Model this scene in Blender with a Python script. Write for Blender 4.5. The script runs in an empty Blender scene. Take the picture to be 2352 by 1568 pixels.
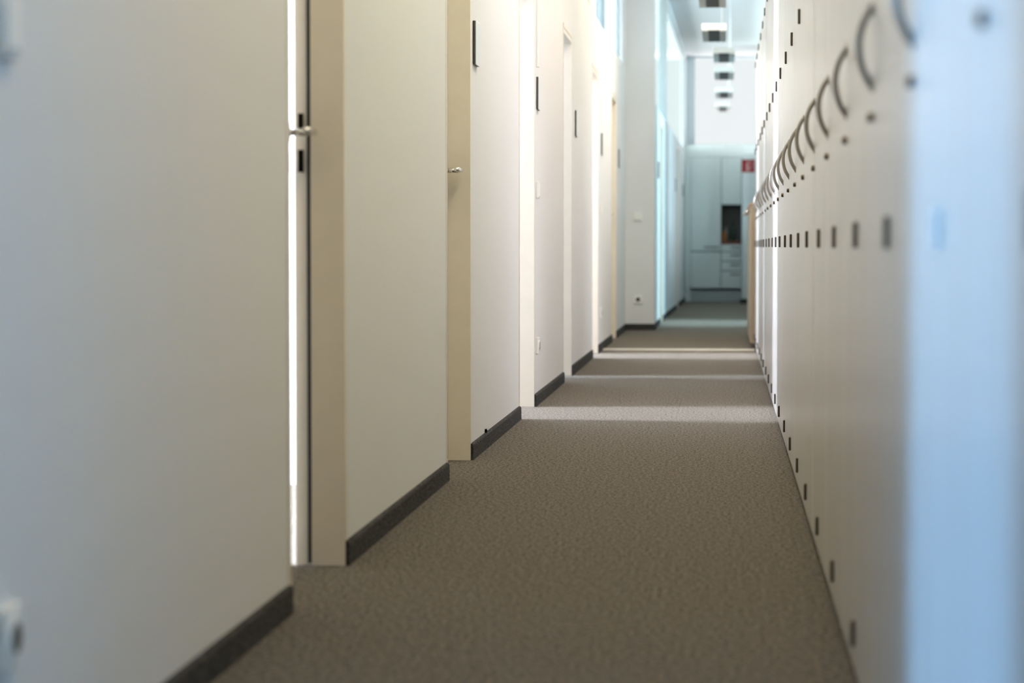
import bpy, bmesh, math, random
from mathutils import Vector, Matrix

random.seed(7)
scene = bpy.context.scene
COL = scene.collection
PI = math.pi

# ------------------------------------------------------------------ materials
def new_mat(name):
    m = bpy.data.materials.new(name); m.use_nodes = True
    nt = m.node_tree; b = nt.nodes['Principled BSDF']
    return m, nt, b

def paint(name, col, rough=0.6, spec=0.4, metal=0.0, mottled=0.02, scale=14.0, bump=0.0, bump_scale=300):
    m, nt, b = new_mat(name)
    tc = nt.nodes.new('ShaderNodeTexCoord')
    n = nt.nodes.new('ShaderNodeTexNoise'); n.inputs['Scale'].default_value = scale; n.inputs['Detail'].default_value = 3
    nt.links.new(tc.outputs['Object'], n.inputs['Vector'])
    r = nt.nodes.new('ShaderNodeValToRGB')
    lo = [max(0, c * (1 - mottled)) for c in col]; hi = [min(1, c * (1 + mottled)) for c in col]
    r.color_ramp.elements[0].position = 0.3; r.color_ramp.elements[0].color = (*lo, 1)
    r.color_ramp.elements[1].position = 0.7; r.color_ramp.elements[1].color = (*hi, 1)
    nt.links.new(n.outputs['Fac'], r.inputs['Fac'])
    nt.links.new(r.outputs['Color'], b.inputs['Base Color'])
    b.inputs['Roughness'].default_value = rough
    b.inputs['Specular IOR Level'].default_value = spec
    b.inputs['Metallic'].default_value = metal
    if bump:
        n2 = nt.nodes.new('ShaderNodeTexNoise'); n2.inputs['Scale'].default_value = bump_scale; n2.inputs['Detail'].default_value = 2
        nt.links.new(tc.outputs['Object'], n2.inputs['Vector'])
        bp = nt.nodes.new('ShaderNodeBump'); bp.inputs['Strength'].default_value = bump; bp.inputs['Distance'].default_value = 0.002
        nt.links.new(n2.outputs['Fac'], bp.inputs['Height']); nt.links.new(bp.outputs['Normal'], b.inputs['Normal'])
    return m

def carpet(name, dark, light, bumpy=0.6, sheen=0.47):
    m, nt, b = new_mat(name)
    tc = nt.nodes.new('ShaderNodeTexCoord')
    def noise(scale, detail):
        n = nt.nodes.new('ShaderNodeTexNoise'); n.inputs['Scale'].default_value = scale
        n.inputs['Detail'].default_value = detail; n.inputs['Roughness'].default_value = 0.7
        nt.links.new(mp.outputs['Vector'], n.inputs['Vector']); return n
    mp = nt.nodes.new('ShaderNodeMapping'); mp.inputs['Scale'].default_value = (1, 0.5, 1)
    nt.links.new(tc.outputs['Object'], mp.inputs['Vector'])
    a = noise(95, 4); c = noise(240, 2)
    mx = nt.nodes.new('ShaderNodeMath'); mx.operation = 'MULTIPLY_ADD'
    mx.inputs[1].default_value = 0.5
    hf = nt.nodes.new('ShaderNodeMath'); hf.operation = 'MULTIPLY'; hf.inputs[1].default_value = 0.5
    nt.links.new(c.outputs['Fac'], hf.inputs[0])
    nt.links.new(a.outputs['Fac'], mx.inputs[0]); nt.links.new(hf.outputs[0], mx.inputs[2])
    r = nt.nodes.new('ShaderNodeValToRGB')
    r.color_ramp.elements[0].position = 0.46; r.color_ramp.elements[0].color = (*dark, 1)
    r.color_ramp.elements[1].position = 0.54; r.color_ramp.elements[1].color = (*light, 1)
    nt.links.new(mx.outputs[0], r.inputs['Fac']); nt.links.new(r.outputs['Color'], b.inputs['Base Color'])
    b.inputs['Roughness'].default_value = 0.95; b.inputs['Specular IOR Level'].default_value = 0.15
    b.inputs['Sheen Weight'].default_value = sheen; b.inputs['Sheen Roughness'].default_value = 0.45
    r2 = nt.nodes.new('ShaderNodeValToRGB')
    r2.color_ramp.elements[0].position = 0.46; r2.color_ramp.elements[0].color = (0.42, 0.37, 0.32, 1)
    r2.color_ramp.elements[1].position = 0.54; r2.color_ramp.elements[1].color = (1.0, 0.90, 0.77, 1)
    nt.links.new(mx.outputs[0], r2.inputs['Fac']); nt.links.new(r2.outputs['Color'], b.inputs['Sheen Tint'])
    b.inputs['Sheen Weight'].default_value = sheen
    bp = nt.nodes.new('ShaderNodeBump'); bp.inputs['Strength'].default_value = bumpy; bp.inputs['Distance'].default_value = 0.004
    nt.links.new(mx.outputs[0], bp.inputs['Height']); nt.links.new(bp.outputs['Normal'], b.inputs['Normal'])
    return m

def glass(name, tint=(0.93, 0.98, 0.97)):
    m = bpy.data.materials.new(name); m.use_nodes = True; nt = m.node_tree
    for n in list(nt.nodes): nt.nodes.remove(n)
    out = nt.nodes.new('ShaderNodeOutputMaterial'); mix = nt.nodes.new('ShaderNodeMixShader')
    tr = nt.nodes.new('ShaderNodeBsdfTransparent'); tr.inputs['Color'].default_value = (*tint, 1)
    gl = nt.nodes.new('ShaderNodeBsdfGlossy'); gl.inputs['Roughness'].default_value = 0.3
    mix.inputs[0].default_value = 0.012
    nt.links.new(tr.outputs[0], mix.inputs[1]); nt.links.new(gl.outputs[0], mix.inputs[2])
    nt.links.new(mix.outputs[0], out.inputs['Surface'])
    return m

def wood(name, c1, c2, rough=0.5):
    m, nt, b = new_mat(name)
    tc = nt.nodes.new('ShaderNodeTexCoord'); mp = nt.nodes.new('ShaderNodeMapping'); mp.inputs['Scale'].default_value = (2, 22, 22)
    n = nt.nodes.new('ShaderNodeTexNoise'); n.inputs['Scale'].default_value = 3; n.inputs['Detail'].default_value = 5
    r = nt.nodes.new('ShaderNodeValToRGB')
    r.color_ramp.elements[0].position = .35; r.color_ramp.elements[0].color = (*c1, 1)
    r.color_ramp.elements[1].position = .65; r.color_ramp.elements[1].color = (*c2, 1)
    nt.links.new(tc.outputs['Object'], mp.inputs['Vector']); nt.links.new(mp.outputs['Vector'], n.inputs['Vector'])
    nt.links.new(n.outputs['Fac'], r.inputs['Fac']); nt.links.new(r.outputs['Color'], b.inputs['Base Color'])
    b.inputs['Roughness'].default_value = rough
    return m

M = {
    'wall': paint('wall_paint', (0.825, 0.822, 0.815), 0.75, 0.25, mottled=0.004, scale=2.5),
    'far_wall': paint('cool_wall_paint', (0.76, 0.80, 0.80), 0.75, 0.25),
    'ceiling': paint('ceiling_paint', (0.70, 0.74, 0.77), 0.85, 0.2),
    'frame': paint('door_frame_enamel', (0.83, 0.76, 0.65), 0.38, 0.5),
    'leaf': paint('door_leaf_laminate', (0.80, 0.78, 0.74), 0.45, 0.45),
    'cabinet': paint('cabinet_laminate', (0.80, 0.765, 0.72), 0.27, 0.5, mottled=0.008, scale=4),
    'plinth': paint('shaded_cabinet_plinth', (0.30, 0.27, 0.235), 0.5, 0.4),  # darkened so the contact shadow at the floor sits in its colour
    'steel': paint('satin_nickel', (0.40, 0.375, 0.34), 0.30, 0.5, 1.0),
    'chrome': paint('brushed_chrome', (0.70, 0.69, 0.67), 0.22, 0.5, 1.0),
    'black': paint('black_plastic', (0.02, 0.018, 0.016), 0.5, 0.4),
    'dark_bronze': paint('dark_bronze', (0.11, 0.095, 0.08), 0.35, 0.5, 0.9),
    'gasket': paint('door_gasket_rubber', (0.022, 0.026, 0.038), 0.6, 0.4),
    'hole': paint('bolt_hole_dark', (0.008, 0.007, 0.006), 0.9, 0.1),
    'plastic': paint('white_switch_plastic', (0.90, 0.89, 0.86), 0.4, 0.5),
    'sign': paint('aluminium_sign', (0.74, 0.74, 0.73), 0.3, 0.5, 0.6),
    'sign_back': paint('sign_backing', (0.06, 0.055, 0.05), 0.5, 0.4),
    'carpet': carpet('brown_grey_carpet', (0.010, 0.0078, 0.005), (0.140, 0.116, 0.084)),
    'skirting': carpet('carpet_skirting', (0.022, 0.022, 0.023), (0.085, 0.082, 0.080), 0.3, 0.0),
    'brass': paint('threshold_metal', (0.56, 0.53, 0.47), 0.45, 0.5, 0.4),
    'glass': glass('clear_glass'),
    'office_glass': glass('dimming_office_glass', (0.56, 0.62, 0.61)),  # tint added to dim the overbright offices behind
    'lamp_body': paint('lamp_housing', (0.84, 0.82, 0.78), 0.4, 0.5),
    'lamp_side': paint('lamp_reflector', (0.42, 0.45, 0.44), 0.35, 0.5, 0.3),
    'lamp_dark': paint('lamp_louvre_dark', (0.025, 0.024, 0.026), 0.5, 0.3),
    'wire': paint('suspension_wire', (0.55, 0.58, 0.60), 0.4, 0.5, 0.5),
    'kitchen': paint('kitchen_front_laminate', (0.82, 0.87, 0.85), 0.45, 0.45),
    'kitchen_plinth': paint('kitchen_plinth_laminate', (0.50, 0.54, 0.54), 0.5, 0.4),
    'kitchen_gap': paint('kitchen_carcass_shadow_gap', (0.05, 0.06, 0.06), 0.7, 0.2),
    'splash': paint('shaded_splashback', (0.14, 0.145, 0.135), 0.4, 0.4),  # shade inside the niche put into the grey base colour
    'counter': wood('red_brown_worktop', (0.13, 0.035, 0.02), (0.24, 0.07, 0.035)),
    'beige': paint('beige_laminate', (0.52, 0.43, 0.32), 0.5, 0.4),
    'beige_top': wood('pinkish_wood_top', (0.50, 0.29, 0.20), (0.62, 0.38, 0.27)),
    'red': paint('fire_sign_red', (0.34, 0.010, 0.014), 0.4, 0.4),
    'sign_white': paint('fire_sign_white', (0.62, 0.36, 0.34), 0.5, 0.3),
    'orange': paint('orange_bottle', (0.55, 0.17, 0.02), 0.25, 0.5),
    'green': paint('dark_green_bottle', (0.012, 0.05, 0.03), 0.15, 0.5),
    'clear_bottle': paint('pale_glass_bottle', (0.45, 0.42, 0.36), 0.15, 0.5),
    'grey_frame': paint('window_frame_grey', (0.62, 0.70, 0.74), 0.5, 0.4),
    'pale_frame': paint('window_frame_pale', (0.74, 0.77, 0.78), 0.5, 0.4),
}

# ------------------------------------------------------------------ mesh helpers
def box(bm, x0, x1, y0, y1, z0, z1):
    v = [bm.verts.new((x, y, z)) for x in (x0, x1) for y in (y0, y1) for z in (z0, z1)]
    for f in ((0, 1, 3, 2), (4, 6, 7, 5), (0, 4, 5, 1), (2, 3, 7, 6), (0, 2, 6, 4), (1, 5, 7, 3)):
        bm.faces.new([v[i] for i in f])
    return v

def cyl(bm, p0, p1, r0, r1=None, seg=16, cap=True):
    r1 = r0 if r1 is None else r1
    p0, p1 = Vector(p0), Vector(p1); d = (p1 - p0).normalized()
    a = d.orthogonal().normalized(); b = d.cross(a)
    R0 = [bm.verts.new(p0 + (a * math.cos(t) + b * math.sin(t)) * r0) for t in [2 * PI * i / seg for i in range(seg)]]
    R1 = [bm.verts.new(p1 + (a * math.cos(t) + b * math.sin(t)) * r1) for t in [2 * PI * i / seg for i in range(seg)]]
    for i in range(seg):
        j = (i + 1) % seg; bm.faces.new((R0[i], R0[j], R1[j], R1[i]))
    if cap: bm.faces.new(R0[::-1]); bm.faces.new(R1)

def tube(bm, pts, r, seg=14, side=Vector((0, 1, 0)), radii=None):
    pts = [Vector(p) for p in pts]; rings = []
    for i, p in enumerate(pts):
        d = (pts[min(i + 1, len(pts) - 1)] - pts[max(i - 1, 0)]).normalized()
        a = (side - d * side.dot(d)).normalized(); b = d.cross(a)
        rr = radii[i] if radii else r
        rings.append([bm.verts.new(p + (a * math.cos(t) + b * math.sin(t)) * rr) for t in [2 * PI * k / seg for k in range(seg)]])
    for A, B in zip(rings, rings[1:]):
        for k in range(seg):
            j = (k + 1) % seg; bm.faces.new((A[k], A[j], B[j], B[k]))
    bm.faces.new(rings[0][::-1]); bm.faces.new(rings[-1])

def lathe(bm, prof, c, seg=20):
    cx, cy, cz = c; rings = []
    for r, z in prof:
        rings.append([bm.verts.new((cx + r * math.cos(t), cy + r * math.sin(t), cz + z)) for t in [2 * PI * k / seg for k in range(seg)]])
    for A, B in zip(rings, rings[1:]):
        for k in range(seg):
            j = (k + 1) % seg; bm.faces.new((A[k], A[j], B[j], B[k]))
    bm.faces.new(rings[0][::-1]); bm.faces.new(rings[-1])

def tag(o, label=None, cat=None, group=None, kind=None):
    if label: o['label'] = label
    if cat: o['category'] = cat
    if group: o['group'] = group
    if kind: o['kind'] = kind
    return o

def link(name, bm, mat, parent=None, bevel=0.0, smooth=False, origin=(0, 0, 0), segs=2):
    bmesh.ops.recalc_face_normals(bm, faces=bm.faces)
    if any(origin): bmesh.ops.translate(bm, verts=bm.verts, vec=-Vector(origin))
    me = bpy.data.meshes.new(name); bm.to_mesh(me); bm.free()
    me.materials.append(mat)
    o = bpy.data.objects.new(name, me); COL.objects.link(o)
    o.location = origin
    if parent is not None: o.parent = parent
    if bevel:
        b = o.modifiers.new('bevel', 'BEVEL'); b.width = bevel; b.segments = segs; b.limit_method = 'ANGLE'
    if smooth or bevel:
        for p in me.polygons: p.use_smooth = smooth
    return o

def boxes(name, mat, lst, parent=None, bevel=0.0, origin=(0, 0, 0)):
    bm = bmesh.new()
    for b in lst: box(bm, *b)
    return link(name, bm, mat, parent, bevel, origin=origin)

def empty(name, loc, label, cat, group=None, kind=None):
    o = bpy.data.objects.new(name, None); COL.objects.link(o); o.location = loc
    o.empty_display_size = 0.05
    return tag(o, label, cat, group, kind)

def struct(o, label, cat): return tag(o, label, cat, None, 'structure')

def slab_with_holes(name, mat, axis, a0, a1, u0, u1, z0, z1, holes, skew=None):
    """A wall slab of thickness a0..a1 across `axis`, spanning u0..u1 and z0..z1, with rectangular holes (ua, ub, za, zb)."""
    us = sorted({u0, u1, *[h[0] for h in holes], *[h[1] for h in holes]}); us = [u for u in us if u0 - 1e-6 <= u <= u1 + 1e-6]
    zs = sorted({z0, z1, *[h[2] for h in holes], *[h[3] for h in holes]}); zs = [z for z in zs if z0 - 1e-6 <= z <= z1 + 1e-6]
    def solid(i, j):
        if not (0 <= i < len(us) - 1 and 0 <= j < len(zs) - 1): return False
        u = (us[i] + us[i + 1]) / 2; z = (zs[j] + zs[j + 1]) / 2
        return not any(h[0] < u < h[1] and h[2] < z < h[3] for h in holes)
    bm = bmesh.new(); vs = {}
    def V(a, u, z):
        k = (a, round(u, 5), round(z, 5))
        if k not in vs:
            s = skew(u) if skew else 0
            vs[k] = bm.verts.new((a + s, u, z) if axis == 'x' else (u, a + s, z))
        return vs[k]
    for i in range(len(us) - 1):
        for j in range(len(zs) - 1):
            if not solid(i, j): continue
            A, B, C, D = us[i], us[i + 1], zs[j], zs[j + 1]
            for a in (a0, a1): bm.faces.new([V(a, A, C), V(a, B, C), V(a, B, D), V(a, A, D)])
            if not solid(i - 1, j): bm.faces.new([V(a0, A, C), V(a1, A, C), V(a1, A, D), V(a0, A, D)])
            if not solid(i + 1, j): bm.faces.new([V(a0, B, C), V(a1, B, C), V(a1, B, D), V(a0, B, D)])
            if not solid(i, j - 1): bm.faces.new([V(a0, A, C), V(a1, A, C), V(a1, B, C), V(a0, B, C)])
            if not solid(i, j + 1): bm.faces.new([V(a0, A, D), V(a1, A, D), V(a1, B, D), V(a0, B, D)])
    return link(name, bm, mat)

# ------------------------------------------------------------------ layout numbers (metres; +Y runs down the corridor)
XL, WT = -0.917, 0.12          # corridor face and thickness of the left wall
XR = 0.232                     # front of the cabinet row
ZC = 3.5
DOORS = [(2.05, 2.93), (5.06, 5.79), (7.975, 8.70), (10.82, 11.64), (13.77, 14.50), (16.79, 17.55), (19.68, 20.47)]
DH = 1.99
WIN = [(17.26 - 2.93 * k, 19.43 - 2.93 * k) for k in (5, 4, 3, 2, 1, 0)] + [(20.28, 22.22)]
ZW0, ZW1 = 2.41, 3.25
YB = 34.3                      # kitchen front plane
YP = 22.43                     # face of the pier that steps into the corridor
XF0 = -0.65                    # far left wall plane at YP; drifts inward further on
far_x = lambda y: 0.0 if y < 24.1 else (y - 24.1) * 0.0085
XOUT = -5.2

# ------------------------------------------------------------------ shell
fl = boxes('floor', M['carpet'], [(XOUT, 3.4, -2.5, 35.2, -0.1, 0.0)])
struct(fl, 'brown-grey speckled carpet floor running the length of the corridor', 'floor')
ce = boxes('ceiling', M['ceiling'], [(XOUT, 3.4, -2.5, 35.2, ZC, ZC + 0.1)])
struct(ce, 'pale ceiling above the hanging lamps at the far end', 'ceiling')
bm_holes = [(a - 0.03, b + 0.03, -1, DH + 0.03) for a, b in DOORS]
bm_holes = [(a, b, 0.0, z) for a, b, _, z in bm_holes] + [(a, b, ZW0, ZW1) for a, b in WIN]
wl = slab_with_holes('wall_left', M['wall'], 'x', XL - WT, XL, -2.5, YP + 0.12, 0.0, ZC, bm_holes)
struct(wl, 'long off-white left corridor wall with a row of doors', 'wall')

# pier and far left wall
pier = boxes('wall_pier', M['wall'], [(XL - 0.3, XF0, YP, YP + 0.14, 0, ZC)])
struct(pier, 'white pier with switch and socket stepping into the corridor', 'wall')
FD = [(24.35, 25.2), (30.15, 31.0)]
fh = [(a - 0.03, b + 0.03, 0.0, DH + 0.03) for a, b in FD] + [(22.7, 25.85, 2.12, 3.42), (26.15, 34.2, 2.12, 3.42)]
wf = slab_with_holes('wall_left_far', M['far_wall'], 'x', XF0 - 0.06, XF0, YP + 0.14, YB + 0.6, 0.0, ZC, fh, skew=far_x)
struct(wf, 'pale blue-lit far left wall under the high glazing', 'wall')
wr = boxes('wall_right', M['wall'], [(0.665, 0.785, -2.5, 21.3, 0, ZC)])
struct(wr, 'off-white wall behind the row of tall cabinets', 'wall')
wr2 = slab_with_holes('wall_right_far', M['far_wall'], 'x', 0.47, 0.60, 21.32, 33.0, 0.0, ZC, [(23.75, 25.45, 0.0, 2.6), (26.4, 32.6, 1.0, 3.3)])  # wide far opening added to let more light into the far zone
struct(wr2, 'pale far right wall beyond the cabinet row', 'wall')
wk = slab_with_holes('wall_back', M['far_wall'], 'y', 34.9, 35.02, XOUT, 3.4, 0.0, ZC, [(-4.6, 0.9, 2.21, 3.49)])
struct(wk, 'end wall behind the kitchenette with high bright glazing', 'wall')
we = boxes('wall_near', M['wall'], [(XOUT, 3.4, -2.62, -2.5, 0, ZC)])
struct(we, 'end wall behind the viewpoint', 'wall')
# office rooms behind the left wall
WINX = []
outer_holes = []
ROOMY = [1.94 + 2.93 * k for k in range(-1, 8)]
for k in range(len(ROOMY) - 1):
    yc = (ROOMY[k] + ROOMY[k + 1]) / 2
    outer_holes.append((ROOMY[k] + 0.15, ROOMY[k + 1] - 0.5, 0.75, 2.9))
outer_holes.append((23.2, 28.0, 0.75, 3.2)); outer_holes.append((28.6, 34.0, 0.75, 3.2))
wo = slab_with_holes('wall_outer', M['wall'], 'x', XOUT - 0.2, XOUT, -2.62, 35.02, 0.0, ZC, outer_holes)
struct(wo, 'outer office wall with daylight windows seen past the doors', 'wall')
for i, y in enumerate(ROOMY[1:]):
    p = boxes('wall_partition', M['wall'], [(XOUT + 0.001, XL - WT - 0.001, y - 0.05, y + 0.05, 0, ZC)])
    struct(p, 'white office partition behind the left wall, ' + ('first', 'second', 'third', 'fourth', 'fifth', 'sixth', 'seventh', 'eighth')[i] + ' from the viewpoint', 'wall')
rs = slab_with_holes('wall_side_room', M['far_wall'], 'x', 3.4, 3.52, -2.62, 35.02, 0, ZC, [(23.4, 25.8, 0.6, 3.0), (26.6, 32.4, 0.8, 3.3)])
struct(rs, 'outer wall of the side room right of the far corridor', 'wall')

# ------------------------------------------------------------------ skirting (baseboards)
def skirting(name, x, y0, y1, label, out=0.011, skew=None):
    bm = bmesh.new(); h = 0.06
    prof = [(0, 0), (out, 0), (out, h - 0.008), (out - 0.003, h - 0.002), (out - 0.007, h), (0, h)]
    s0 = skew(y0) if skew else 0; s1 = skew(y1) if skew else 0
    A = [bm.verts.new((x + s0 + px, y0, pz)) for px, pz in prof]; B = [bm.verts.new((x + s1 + px, y1, pz)) for px, pz in prof]
    n = len(prof)
    for i in range(n): bm.faces.new((A[i], A[(i + 1) % n], B[(i + 1) % n], B[i]))
    bm.faces.new(A[::-1]); bm.faces.new(B)
    return struct(link(name, bm, M['skirting']), label, 'baseboard')

edges = [-2.5] + [v for a, b in DOORS for v in (a - 0.03, b + 0.004)] + [YP]
descr = ['charcoal skirting at the near left edge', 'charcoal skirting on the nearest stretch of left wall up to the ajar door',
         'charcoal skirting between the ajar door and the closed door', 'charcoal skirting with a joint before the bright open door',
         'charcoal skirting just past the bright open door', 'charcoal skirting between the two open doors further along',
         'charcoal skirting just before the metal floor strip', 'short charcoal skirting running to the pier']
for i in range(0, len(edges), 2):
    y0, y1 = edges[i], edges[i + 1]
    if i == 6:
        skirting('baseboard_left', XL, y0, 8.70 + 0.54, descr[i // 2] + ', near piece')
        skirting('baseboard_left', XL, 8.70 + 0.546, y1, descr[i // 2] + ', far piece')
    else:
        skirting('baseboard_left', XL, y0, y1, descr[i // 2])
bp = boxes('baseboard_pier', M['skirting'], [(XL + 0.012, XF0 + 0.011, YP - 0.011, YP - 0.0005, 0, 0.06), (XF0 + 0.0005, XF0 + 0.011, YP - 0.0005, 24.31, 0, 0.06)], bevel=0.003)
struct(bp, 'black skirting wrapping round the foot of the pier', 'baseboard')
skirting('baseboard_far', XF0, 25.24, 30.11, 'black skirting along the far left wall before its last door', skew=far_x)
skirting('baseboard_far', XF0, 31.04, YB - 0.02, 'black skirting along the far left wall beside the kitchenette', skew=far_x)

# torn bit of glue above the skirting joint
bm = bmesh.new(); bmesh.ops.create_icosphere(bm, subdivisions=2, radius=0.006)
for v in bm.verts: v.co += Vector([random.uniform(-.0015, .0015) for _ in range(3)]); v.co.z *= 1.5
g = link('adhesive_lump', bm, M['hole'], smooth=True, origin=(0, 0, 0)); g.location = (XL + 0.004, 9.235, 0.066)
tag(g, 'tiny dark lump stuck above the skirting joint before the open door', 'lump')

# ------------------------------------------------------------------ doors of the left wall
def lever(bm, xf, yr, z, sgn=1, L=0.125):
    """Lever handle on a leaf face at x = xf, spindle at y = yr, lever pointing towards -Y, rounded return at the end."""
    cyl(bm, (xf, yr, z), (xf + sgn * 0.008, yr, z), 0.026, 0.025, 24)
    cyl(bm, (xf + sgn * 0.006, yr, z), (xf + sgn * 0.056, yr, z), 0.0085, None, 16)
    # flat lever with a softly rounded section
    n = 12; rings = []
    for t, k in ((0.012, 0.8), (0.006, 1.0), (-0.02, 1.0), (-0.07, 0.97), (-L + 0.004, 0.92), (-L, 0.78)):
        ring = []
        for i in range(n):
            a = 2 * PI * (i + .5) / n
            cxx = math.copysign(abs(math.cos(a)) ** 0.55, math.cos(a)); czz = math.copysign(abs(math.sin(a)) ** 0.55, math.sin(a))
            ring.append(bm.verts.new((xf + sgn * (0.062 + 0.0115 * k * cxx), yr + t, z + 0.0078 * k * czz)))
        rings.append(ring)
    for A, B in zip(rings, rings[1:]):
        for i in range(n):
            bm.faces.new((A[i], A[(i + 1) % n], B[(i + 1) % n], B[i]))
    bm.faces.new(rings[0][::-1]); bm.faces.new(rings[-1])

def make_door(i, y0, y1, angle, label, x=XL, wall_t=WT, mat='frame', skew=0.0, dh=DH):
    x = x + skew
    root = empty('door_%d' % i, (x, (y0 + y1) / 2, 0), label, 'door', kind='structure')
    ox, oy = x, (y0 + y1) / 2
    xb = x - 0.081; xe = x - wall_t - 0.0025
    L = []
    for s, ye in ((-1, y0), (1, y1)):
        def yy(a, b): return (ye + s * a, ye + s * b) if s > 0 else (ye + s * b, ye + s * a)
        L.append((xb, x + 0.0016, *yy(0, 0.0295), 0, dh + 0.03))
        L.append((xe, xb, *yy(0.012, 0.0295), 0, dh + 0.03))
        L.append((x + 0.0002, x + 0.0018, *yy(0.0295, 0.034), 0, dh + 0.05))
    L.append((xb, x + 0.0016, y0, y1, dh, dh + 0.0295)); L.append((xe, xb, y0 - 0.012, y1 + 0.012, dh + 0.012, dh + 0.0295))
    L.append((x + 0.0002, x + 0.004, y0 - 0.034, y1 + 0.034, dh + 0.0295, dh + 0.055))
    def sub(lst): return [(a - ox, b - ox, c - oy, d - oy, e, f) for a, b, c, d, e, f in lst]
    boxes('frame', M[mat], sub(L), root, 0.0012)
    boxes('gasket', M['gasket'], sub([(xb - 0.009, xb + 0.0005, y1 + 0.002, y1 + 0.013, 0.006, dh), (xb - 0.009, xb + 0.0005, y0 - 0.013, y0 - 0.002, 0.006, dh)]), root)
    # leaf, hinged on the near jamb, opening into the office
    w = y1 - y0 + 0.018
    bm = bmesh.new(); box(bm, -0.040, 0.0, 0.0, w, 0.008, dh + 0.008)
    lf = link('leaf', bm, M['leaf'], root, 0.002)
    lf.location = (xb - 0.010 - ox, y0 - 0.009 - oy, 0)
    lf.rotation_euler = (0, 0, math.radians(angle))
    bm = bmesh.new(); lever(bm, 0.0, w - 0.065, 1.048); lever(bm, -0.040, w - 0.065, 1.048, -1)
    link('handle', bm, M['chrome'], lf, smooth=True)
    boxes('keyhole_plate', M['chrome'], [(0.0, 0.006, w - 0.09, w - 0.04, 0.95, 1.0)], lf, 0.002)
    return root, ox, oy, xb

DL = ['near left doorway just outside the frame, open to daylight',
      'nearest visible door, ajar with a bright slit and bolt holes in its jamb',
      'closed door with a lever handle poking out, second along the left wall',
      'wide open door with a glowing white jamb, third along the left wall',
      'partly open door with a pale grey jamb, fourth along the left wall',
      'open door with a bright white jamb just before the metal floor strip',
      'closed door with a yellowish jamb just before the pier']
DA = [95, 3.2, 0, 95, 50, 95, 0]
for i, ((a, b), lab, ang) in enumerate(zip(DOORS, DL, DA)):
    root, ox, oy, xb = make_door(i + 1, a, b, ang, lab)
    if i == 1:
        for z0, z1 in ((1.061, 1.097), (0.955, 1.009)):
            boxes('bolt_hole_shade', M['hole'], [(-1.0305 - ox, -1.0165 - ox, b + 0.0112 - oy, b + 0.02 - oy, z0, z1)], root)  # dark inset block paints the shade inside the hole
make_door(8, *FD[0], 0, 'pale door on the far left just past the pier', XF0, 0.06, 'frame', far_x(24.8))
make_door(9, *FD[1], 0, 'last door on the far left wall beside the kitchenette', XF0, 0.06, 'frame', far_x(30.6))

# ------------------------------------------------------------------ high windows in the left wall
def make_window(i, x, y0, y1, z0, z1, label, mat='pale_frame', t=0.06, pane='glass', mull=(), skew=None, slope=0.0):
    r = empty('window_%d' % i, (x, (y0 + y1) / 2, z0), label, 'window', kind='structure')
    h = z1 - z0; w = (y1 - y0) / 2; f = 0.035
    L = [(-t, 0, -w, w, 0, f), (-t, 0, -w, w, h - f, h), (-t, 0, -w, -w + f, f, h - f), (-t, 0, w - f, w, f, h - f)]
    L += [(-t, 0.01, m - 0.02 - (y0 + y1) / 2, m + 0.02 - (y0 + y1) / 2, f, h - f) for m in mull]
    boxes('window_frame', M[mat], L, r, 0.002)
    boxes('pane', M[pane], [(-t / 2 - 0.003, -t / 2 + 0.003, -w + f, w - f, f, h - f)], r)
    if slope: r.rotation_euler = (0, 0, -slope)
    return r
wlab = ['high window over the nearest left wall', 'high window over the wall past the ajar door', 'high window over the wall past the closed door',
        'high window over the wall past the bright open door', 'high window at the top edge past the fourth door', 'high pale window above the metal floor strip', 'high pale window right beside the pier']
for k, (a, b) in enumerate(WIN):
    make_window(k + 1, XL - 0.02, a, b, ZW0, ZW1, wlab[k], pane='office_glass')
make_window(8, XF0 - 0.015, 22.7, 25.85, 2.12, 3.42, 'high glazing just past the pier', 'grey_frame', t=0.04)
make_window(9, XF0 + far_x(30.15) - 0.015, 26.15, 34.2, 2.12, 3.42, 'long bright high glazing along the far left wall', 'grey_frame', slope=0.0085, t=0.04)
r = empty('window_10', (-1.85, 34.9, 2.21), 'bright high window above the kitchenette in the end wall', 'window', kind='structure')
boxes('window_frame', M['grey_frame'], [(-2.75, 2.75, -0.0, 0.06, 0, 0.03), (-2.75, 2.75, 0, 0.06, 1.255, 1.28), (-2.75, -2.71, 0, 0.06, 0.03, 1.255), (2.71, 2.75, 0, 0.06, 0.03, 1.255), (1.25, 1.42, -0.02, 0.06, 0.03, 1.255)], r, 0.002)
boxes('pane', M['glass'], [(-2.71, 2.71, 0.027, 0.033, 0.03, 1.255)], r)
o = boxes('trim_1', M['pale_frame'], [(XF0 - 0.05 + 0.014, XF0 + 0.03, 25.87, 26.13, 2.1, 3.5)], bevel=0.003)
struct(o, 'blue-grey upright post of the far left glazing', 'post')

# metal strip across the carpet
bm = bmesh.new(); prof = [(-0.03, 0.0), (-0.024, 0.009), (-0.01, 0.012), (0.01, 0.012), (0.024, 0.009), (0.03, 0.0)]
A = [bm.verts.new((XL + 0.012, 18.12 + py, pz)) for py, pz in prof]; B = [bm.verts.new((0.226, 18.12 + py, pz)) for py, pz in prof]
for k in range(6): bm.faces.new((A[k], A[(k + 1) % 6], B[(k + 1) % 6], B[k]))
bm.faces.new(A[::-1]); bm.faces.new(B)
tag(link('threshold_strip', bm, M['brass']), 'pale metal threshold strip lying across the carpet', 'threshold strip')

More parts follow.
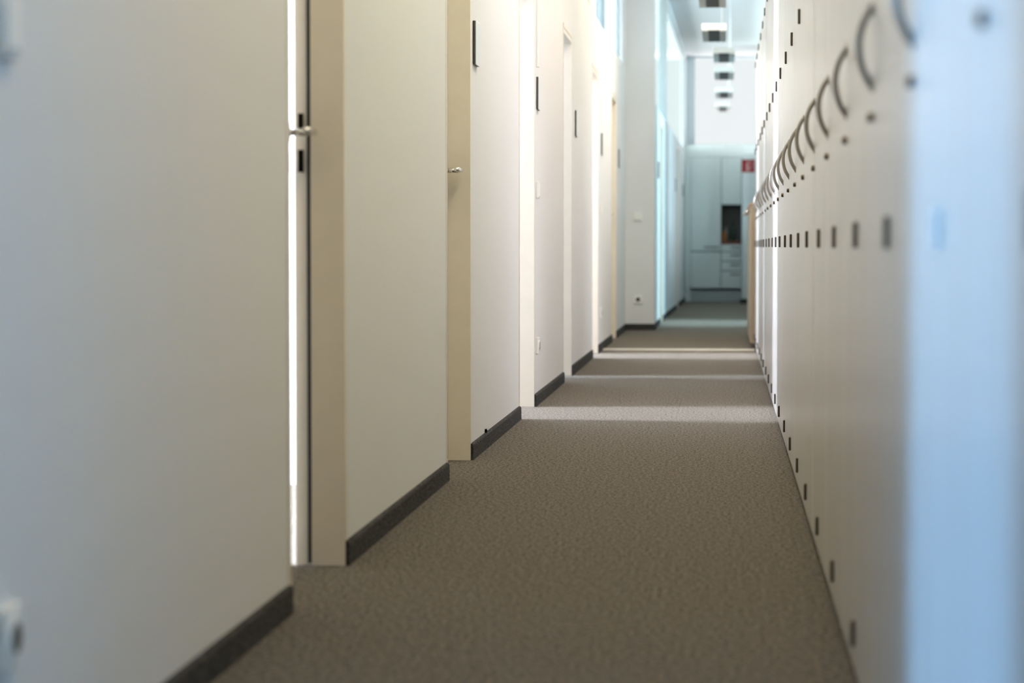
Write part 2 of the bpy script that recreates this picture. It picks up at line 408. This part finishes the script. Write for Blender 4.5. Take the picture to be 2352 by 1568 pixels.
# ------------------------------------------------------------------ door signs, switches, sockets
def door_sign(x, y, z, label, w=0.15, h=0.158, th=0.013):
    r = empty('door_sign', (x, y, z), label, 'sign', 'door signs along the left side')
    boxes('backing', M['sign_back'], [(0.0005, th - 0.004, 0.0, w, -h / 2, h / 2)], r, 0.002)
    boxes('face_plate', M['sign'], [(th - 0.004, th, 0.004, w + 0.001, -h / 2 - 0.001, h / 2 + 0.001)], r, 0.0018)
    return r
for y, zc, lab in ((8.79, 1.518, 'door sign just past the closed second door, biggest in view'), (11.77, 1.522, 'door sign just past the bright open door'),
                   (14.82, 1.53, 'door sign just past the partly open fourth door'), (17.96, 1.536, 'door sign above the metal floor strip'),
                   (20.9, 1.535, 'door sign between the yellowish door jamb and the pier')):
    door_sign(XL, y, zc, lab)
door_sign(XF0, 23.6, 1.52, 'pale door sign on the lit side of the pier')
door_sign(XF0 + far_x(29.7), 29.75, 1.53, 'door sign before the last door on the far left wall')
door_sign(XF0 + far_x(33.2), 33.2, 1.54, 'door sign nearest the kitchenette on the far left wall')

def switch(name, cat, loc, rotz, label, gang=1, socket=False, mat='plastic'):
    r = empty(name, loc, label, cat); r.rotation_euler = (0, 0, rotz)
    h = 0.04 + 0.035 * (gang - 1)
    boxes('plate', M['plastic'], [(0.0004, 0.013, -0.0405, 0.0405, -h, h)], r, 0.003)
    for g in range(gang):
        zc = (g - (gang - 1) / 2) * 0.071
        if socket:
            bm = bmesh.new(); cyl(bm, (0.0125, 0, zc), (0.0165, 0, zc), 0.029, 0.027, 28); link('rim', bm, M['plastic'], r)
            bm = bmesh.new(); cyl(bm, (0.0164, 0, zc), (0.0169, 0, zc), 0.020, 0.020, 24)
            link('recess_shade', bm, M['sign_back'], r)  # flat dark disc stands for the shade in the socket hollow
        else:
            boxes('rocker', M['plastic'], [(0.012, 0.0175, -0.031, 0.031, zc - 0.031, zc + 0.031)], r, 0.0025)
    return r
switch('light_switch', 'switch', (XL, 3.022, 1.09), 0, 'blurred white switch at the top left edge', 2)
switch('wall_socket', 'socket', (XL, 3.010, 0.275), 0, 'blurred white socket at the bottom left edge', 1, True)
switch('light_switch', 'switch', (XL, 11.80, 1.05), 0, 'white switch just past the bright open door')
switch('wall_socket', 'socket', (XL, 11.80, 0.29), 0, 'white socket just past the bright open door', 1, True)
switch('light_switch', 'switch', (XL, 17.85, 1.05), 0, 'white switch beside the metal floor strip')
switch('wall_socket', 'socket', (XL, 17.85, 0.29), 0, 'white socket beside the metal floor strip', 1, True)
switch('light_switch', 'switch', (-0.798, YP, 1.052), -PI / 2, 'pale switch on the front of the pier')
switch('wall_socket', 'socket', (-0.798, YP, 0.285), -PI / 2, 'pale socket low on the front of the pier', 1, True)
# cable conduit past the bright door
r = empty('cable_conduit', (XL, 11.80, 1.66), 'thin pale cable conduit climbing the wall past the bright open door', 'conduit')
boxes('channel', M['plastic'], [(0.0004, 0.012, -0.012, 0.012, 0, 0.74)], r, 0.002)
boxes('end_cap', M['plastic'], [(0.0004, 0.014, -0.014, 0.014, -0.012, 0.0)], r, 0.002)

# ------------------------------------------------------------------ tall cabinets on the right
PITCH, Y0 = 0.829, 1.812
def make_cabinet():
    W = PITCH; g = 0.0015
    r = empty('tall_cabinet', (XR, 0, 0), 'x', 'cabinet', 'tall cabinets along the right wall')
    boxes('body', M['cabinet'], [(0.0205, 0.425, 0.0005, W - 0.0005, 0.034, 2.2)], r, 0.001)
    boxes('plinth', M['plinth'], [(0.006, 0.40, 0.001, W - 0.001, 0.0, 0.0335)], r, 0.0025)
    for k, (a, b) in enumerate(((g, W / 2 - g), (W / 2 + g, W - g))):
        d = boxes('door', M['cabinet'], [(0.0, 0.019, a, b, 0.026, 2.196)], r, 0.0018)
        hy = a + 0.004 if k == 0 else b - 0.004
        for z in (0.09, 0.795, 1.491, 2.142):
            bm = bmesh.new(); cyl(bm, (-0.0032, hy, z - 0.021), (-0.0032, hy, z + 0.021), 0.0046, None, 12)
            cyl(bm, (-0.0032, hy, z - 0.023), (-0.0032, hy, z - 0.021), 0.003, 0.0046, 12)
            cyl(bm, (-0.0032, hy, z + 0.021), (-0.0032, hy, z + 0.023), 0.0046, 0.003, 12)
            link('hinge', bm, M['dark_bronze'], d, smooth=False)
        if k == 0:
            yh = 0.392
            bm = bmesh.new(); pts = []
            n = 22
            for i in range(n + 1):
                t = -1 + 2 * i / n
                R = 0.103  # radius of the bow
                z = t * 0.066; x = 0.002 - (math.sqrt(R * R - z * z) - math.sqrt(R * R - 0.066 ** 2)) * 1.0
                pts.append((x, yh, 1.090 + z))
            tube(bm, pts, 0.0060, 14)
            cyl(bm, (0.0005, yh, 1.090 - 0.066), (-0.003, yh, 1.090 - 0.066), 0.0075, 0.0065, 14)
            cyl(bm, (0.0005, yh, 1.090 + 0.066), (-0.003, yh, 1.090 + 0.066), 0.0075, 0.0065, 14)
            link('handle', bm, M['steel'], d, smooth=True)
            bm = bmesh.new(); cyl(bm, (0.0, yh + 0.002, 0.979), (-0.008, yh + 0.002, 0.979), 0.0085, 0.0078, 20)
            cyl(bm, (-0.008, yh + 0.002, 0.979), (-0.0085, yh + 0.002, 0.979), 0.005, 0.005, 12)
            link('lock', bm, M['dark_bronze'], d)
    return r

def kids(o): return [c for c in bpy.data.objects if c.parent is o]
proto = make_cabinet()
tree = [(c, kids(c)) for c in kids(proto)]
ORD = ['first', 'second', 'third', 'fourth', 'fifth', 'sixth', 'seventh', 'eighth', 'ninth', 'tenth', 'eleventh', 'twelfth', 'thirteenth',
       'fourteenth', 'fifteenth', 'sixteenth', 'seventeenth', 'eighteenth', 'nineteenth', 'last']
def cab_label(k):
    if k == 0: return 'tall white cabinet in bluish daylight, at the very right edge of the photo'
    if k == 1: return 'tall white cabinet whose face turns from bluish daylight to beige shade'
    if k == 19: return 'tall white cabinet at the far end of the row, next to the low beige cabinet'
    return 'tall white two-door cabinet with bow handle, %s in the row from the right photo edge' % ORD[k]
for k in range(20):
    if k == 0: o = proto
    else:
        o = proto.copy(); COL.objects.link(o)
        for c, subs in tree:
            d = c.copy(); COL.objects.link(d); d.parent = o
            if c.name.startswith('door'): d.rotation_euler = (0, 0, random.uniform(0.0, 0.0022))   # doors never hang quite flush
            for s in subs:
                e = s.copy(); COL.objects.link(e); e.parent = d
    o.location = (XR, Y0 + PITCH * k, 0)
    o['label'] = cab_label(k)
    if k < 2: near_pair = (near_pair if k else []) + [o]
# the hinges where the two nearest cabinets meet are pale, not dark
for o, far in zip(near_pair, (True, False)):
    for d in kids(o):
        if not d.name.startswith('door'): continue
        for hg in kids(d):
            if hg.name.startswith('hinge') and (sum(v.co.y for v in hg.data.vertices) / len(hg.data.vertices) > PITCH / 2) == far:
                hg.data = hg.data.copy(); hg.data.materials[0] = M['plastic']

# ------------------------------------------------------------------ low beige cabinet past the row
r = empty('low_cabinet', (0.196, 18.52, 0), 'low beige cabinet with wooden top past the end of the tall row', 'cabinet')
boxes('body', M['beige'], [(0.02, 0.44, 0.0, 2.6, 0.035, 1.085)], r, 0.002)
boxes('plinth', M['black'], [(0.03, 0.42, 0.02, 2.58, 0, 0.035)], r)
boxes('top', M['beige_top'], [(-0.004, 0.445, -0.005, 2.605, 1.085, 1.11)], r, 0.002)
for k in range(3):
    a, b = 0.003 + k * 0.866, 0.003 + (k + 1) * 0.866 - 0.006
    d = boxes('door', M['beige'], [(0.0, 0.019, a, b, 0.04, 1.08)], r, 0.0015)
    bm = bmesh.new(); yb = b - 0.06
    tube(bm, [(0.0, yb, 1.05), (-0.03, yb, 1.05), (-0.036, yb - 0.006, 1.05), (-0.036, yb - 0.12, 1.05), (-0.03, yb - 0.126, 1.05), (0.0, yb - 0.126, 1.05)], 0.007, 12, side=Vector((0, 0, 1)))
    link('handle', bm, M['chrome'], d, smooth=True)

# ------------------------------------------------------------------ hanging lamps
def make_lamp():
    r = empty('pendant_lamp', (0, 0, 0), 'x', 'lamp', 'hanging lamps at the far end')
    L = 1.1; w = 0.105
    boxes('housing', M['lamp_body'], [(-w, w, 0, L, 0.008, 0.064)], r, 0.003)
    boxes('reflector', M['lamp_side'], [(-w + 0.002, -0.05, 0.004, L - 0.004, 0.0, 0.0079)], r, 0.001)
    boxes('reflector', M['lamp_side'], [(0.05, w - 0.002, 0.004, L - 0.004, 0.0, 0.0079)], r, 0.001)
    boxes('louvre', M['lamp_dark'], [(-0.0495, 0.0495, 0.006, L - 0.006, 0.001, 0.0079)], r)
    for y in (0.1, L - 0.1):
        bm = bmesh.new(); cyl(bm, (0.066, y, 0.064), (0.066, y, ZC - 2.6 - 0.001), 0.004, None, 10); link('suspension_wire', bm, M['wire'], r)
    return r
lp = make_lamp(); lt = kids(lp)
LP = [(-0.097, 17.55, 'hanging lamp cut off by the top edge of the photo'), (-0.097, 20.66, 'hanging lamp with cream end cap, nearest one wholly in view'),
      (-0.013, 23.12, 'hanging lamp third from the top of the column of lamps'), (-0.013, 25.62, 'hanging lamp fourth from the top of the column of lamps'),
      (-0.014, 28.93, 'hanging lamp fifth from the top, second lowest in the photo'), (-0.03, 31.92, 'hanging lamp lowest in the photo, nearest the bright end window')]
for k, (x, y, lab) in enumerate(LP):
    o = lp if k == 0 else lp.copy()
    if k:
        COL.objects.link(o)
        for c in lt:
            d = c.copy(); COL.objects.link(d); d.parent = o
    o.location = (x, y, 2.6); o['label'] = lab

# ------------------------------------------------------------------ kitchenette at the end
YK = YB
def kpanel(x0, x1, z0, z1, y=0.0, t=0.02): return (x0, x1, y, y + t, z0, z1)
r = empty('tall_kitchen_cabinet', (-0.265, YK, 0), 'tall pale kitchen cabinet left of the dark niche', 'cabinet')
boxes('carcass', M['kitchen_gap'], [(-0.212, 0.212, 0.022, 0.58, 0.187, 2.03)], r)
boxes('door', M['kitchen'], [kpanel(-0.211, 0.211, 0.712, 2.028)], r, 0.002)
d = boxes('drawer', M['kitchen'], [kpanel(-0.211, 0.211, 0.188, 0.698)], r, 0.002)
boxes('handle', M['kitchen_gap'], [(-0.03, 0.19, -0.012, 0.0, 0.76, 0.772)], r, 0.003)
r = empty('filler_panel', (-0.52, YK, 0), 'narrow pale filler panel beside the tall kitchen cabinet', 'panel')
boxes('panel', M['kitchen'], [(-0.038, 0.038, 0.004, 0.024, 0.17, 2.03), (-0.038, 0.038, 0.0245, 0.029, 0.0, 2.0)], r, 0.001)
r = empty('wall_cabinet', (0.092, YK, 1.365), 'pale kitchen wall cabinet above the dark niche', 'cabinet')
boxes('carcass', M['kitchen_gap'], [(-0.14, 0.14, 0.022, 0.38, 0.0, 0.665)], r)
boxes('door', M['kitchen'], [kpanel(-0.138, 0.138, 0.002, 0.662)], r, 0.002)
r = empty('drawer_unit', (0.092, YK, 0), 'pale kitchen drawer unit under the red-brown worktop', 'drawer unit')
boxes('carcass', M['kitchen_gap'], [(-0.14, 0.14, 0.022, 0.58, 0.187, 0.812)], r)
for z0, z1 in ((0.707, 0.808), (0.573, 0.697), (0.437, 0.562), (0.188, 0.427)):
    d = boxes('drawer', M['kitchen'], [kpanel(-0.138, 0.138, z0, z1)], r, 0.002)
    boxes('handle', M['kitchen_gap'], [(-0.01, 0.125, -0.012, 0.0, z1 - 0.052, z1 - 0.04)], d, 0.003)  # dark bar carries the handle's shadow line in its colour
o = boxes('worktop', M['counter'], [(-0.047, 0.236, YK - 0.012, YK + 0.58, 0.8125, 0.855)], bevel=0.003)
tag(o, 'red-brown wooden worktop at the foot of the dark niche', 'worktop')
o = boxes('splashback', M['splash'], [(-0.047, 0.236, YK + 0.40, YK + 0.415, 0.8555, 1.3645)])
tag(o, 'splashback with shade painted dark grey at the rear of the niche', 'splashback')
o = boxes('plinth_board', M['kitchen_plinth'], [(-0.56, 0.234, YK + 0.03, YK + 0.05, 0, 0.150)])
tag(o, 'blue-grey plinth board under the kitchenette', 'plinth')
o = boxes('bulkhead_panel', M['kitchen'], [(-0.575, 0.466, YK + 0.0, YK + 0.03, 2.035, 2.208)], bevel=0.002)
tag(o, 'long pale panel capping the kitchenette below the bright window', 'panel')
for (x, y, prof, mat, lab, nm) in (
        (-0.012, YK + 0.10, [(.028, 0), (.03, .01), (.03, .10), (.012, .13), (.012, .15)], 'orange', 'small orange bottle in the left corner of the niche', 'bottle'),
        (0.018, YK + 0.20, [(.025, 0), (.028, .01), (.028, .14), (.011, .18), (.011, .22)], 'clear_bottle', 'pale clear bottle behind the orange bottle in the niche', 'bottle'),
        (0.115, YK + 0.12, [(.03, 0), (.034, .01), (.034, .15), (.013, .20), (.013, .26)], 'green', 'dark green bottle in the middle of the niche', 'bottle')):
    bm = bmesh.new(); lathe(bm, prof, (0, 0, 0))
    o = link(nm, bm, M[mat], smooth=True); o.location = (x, y, 0.8556)
    tag(o, lab, 'bottle')
    bm = bmesh.new(); r0 = prof[-1][0] + .002; lathe(bm, [(r0, 0), (r0, .02), (r0 * .8, .024)], (0, 0, prof[-1][1] - .004)); link('cap', bm, M['black'], o)
# pier right of the kitchenette, with fire sign
o = boxes('wall_kitchen_pier', M['far_wall'], [(0.238, 0.60, 33.02, 34.9, 0, 2.03)])
struct(o, 'pale pier right of the kitchenette carrying the red sign', 'wall')
o = boxes('baseboard_kitchen', M['skirting'], [(0.21, 0.47, 32.99, 33.019, 0, 0.065)])
struct(o, 'black skirting at the foot of the pier by the kitchenette', 'baseboard')
r = empty('fire_sign', (0.315, 33.02, 1.868), 'square red fire extinguisher sign on the pale pier', 'sign')
boxes('plate', M['red'], [(-0.087, 0.087, -0.006, -0.0005, -0.087, 0.087)], r, 0.001)
bm = bmesh.new()
def flat(pts, y=-0.0068, t=0.0012):
    A = [bm.verts.new((x, y, z)) for x, z in pts]; B = [bm.verts.new((x, y + t, z)) for x, z in pts]
    bm.faces.new(A[::-1]); bm.faces.new(B)
    for k in range(len(pts)): bm.faces.new((A[k], A[(k + 1) % len(pts)], B[(k + 1) % len(pts)], B[k]))
flat([(-.028, -.075), (.006, -.075), (.006, .028), (-.002, .04), (-.020, .04), (-.028, .028)])       # extinguisher body
flat([(-.017, .0405), (-.005, .0405), (-.005, .052), (.03, .064), (.028, .072), (-.017, .060)])           # neck and lever
flat([(.030, .06), (.044, .046), (.052, .02), (.045, -.01), (.035, -.012), (.041, .02), (.034, .04), (.024, .053)])  # hose
flat([(.03, -.013), (.05, -.013), (.034, -.045), (.014, -.072), (.012, -.06)])                            # jet of flame
link('pictogram', bm, M['sign_white'], r)

# ------------------------------------------------------------------ light
def area(name, loc, rot, sx, sy, power, col, spread=180):
    l = bpy.data.lights.new(name, 'AREA'); l.shape = 'RECTANGLE'; l.size = sx; l.size_y = sy
    l.energy = power; l.color = col; l.spread = math.radians(spread)
    o = bpy.data.objects.new(name, l); COL.objects.link(o); o.location = loc; o.rotation_euler = rot
    return o
LAMP_L = [(0.000, 0.000, 0.000), (0.000, 0.000, 0.000), (0.000, 0.000, 0.000), (0.000, 0.000, 0.000), (0.000, 0.000, 0.000), (1.000, 0.840, 0.500), (0.000, 0.000, 0.000)]
LAMP_R = [(0.296, 0.284, 0.147), (1.687, 1.352, 0.854), (1.507, 1.268, 0.631), (1.985, 1.689, 1.555), (1.961, 1.552, 1.185), (0.300, 0.250, 0.180), (3.370, 3.155, 2.680)]
ROOMS = [(0.31, 0.79, 1.47), (3.2, 3.6, 4.2), (4.137, 4.291, 4.471), (1.557, 1.708, 2.045), (1.215, 1.523, 2.008), (2.002, 2.161, 2.565), (2.796, 2.77, 3.165)]
FAR = [(0.500, 0.840, 1.000), (0.000, 0.000, 0.000), (4.100, 4.200, 4.300), (1.29, 1.04, 1.03)]
LAMP_Y = (1.0, 4.0, 7.0, 10.0, 13.0, 16.0, 19.0)
def lamp(name, c, power, *args):
    m = max(max(c), 1e-6)
    if m > 1e-4: area(name, *args, power * m, tuple(v / m for v in c))
for k, y in enumerate(LAMP_Y):
    lamp('corridor_lamp_left_%d' % k, LAMP_L[k], 15, (-0.34, y, 3.46), (0, 0, 0), 0.25, 1.6)
    lamp('corridor_lamp_right_%d' % k, LAMP_R[k], 15, (0.16, y, 3.46), (0, 0, 0), 0.25, 1.6)
    lamp('office_window_daylight_%d' % k, ROOMS[k], 200, (XOUT + 0.05, sum(DOORS[k]) / 2, 2.1), (0, -PI / 2, 0), 1.5, 0.9)
lamp('side_room_daylight', FAR[0], 200, (3.35, 24.6, 1.8), (0, PI / 2, 0), 2.2, 2.2)
lamp('far_right_fill', FAR[1], 200, (3.35, 29.5, 2.05), (0, PI / 2, 0), 2.4, 5.6)  # added fill for the far zone, left unlit
lamp('far_zone_fill', FAR[2], 200, (XOUT + 0.05, 28.6, 2.0), (0, -PI / 2, 0), 2.2, 9.0)  # unseen fill added to brighten the dim far zone
lamp('end_window_daylight', FAR[3], 200, (-1.85, 35.6, 2.85), (-PI / 2, 0, 0), 7.5, 2.6)

w = bpy.data.worlds.new('sky'); scene.world = w; w.use_nodes = True
bg = w.node_tree.nodes['Background']; bg.inputs['Color'].default_value = (0.939, 0.895, 0.922, 1); bg.inputs['Strength'].default_value = 1.0

# ------------------------------------------------------------------ camera
cam = bpy.data.cameras.new('camera'); co = bpy.data.objects.new('camera', cam); COL.objects.link(co)
cam.sensor_width = 36.0; cam.lens = 5553.0 * 36 / 2352
F = 5553.0
phi = math.atan(218 / F); psi = math.atan(488.5 / F * math.cos(phi))
co.location = (0, 0, 0.775); co.rotation_euler = (PI / 2 - phi, 0, psi)
cam.dof.use_dof = True; cam.dof.focus_distance = 9.6; cam.dof.aperture_fstop = 3.4
cam.clip_start = 0.05
scene.camera = co

scene.view_settings.view_transform = 'Standard'; scene.view_settings.look = 'None'
scene.view_settings.exposure = 0.08; scene.view_settings.gamma = 1.0; scene.view_settings.use_curve_mapping = False
cy = scene.cycles
cy.use_denoising = True; cy.max_bounces = 10; cy.diffuse_bounces = 7; cy.glossy_bounces = 4; cy.transparent_max_bounces = 12
cy.caustics_reflective = False; cy.caustics_refractive = False; cy.sample_clamp_indirect = 6
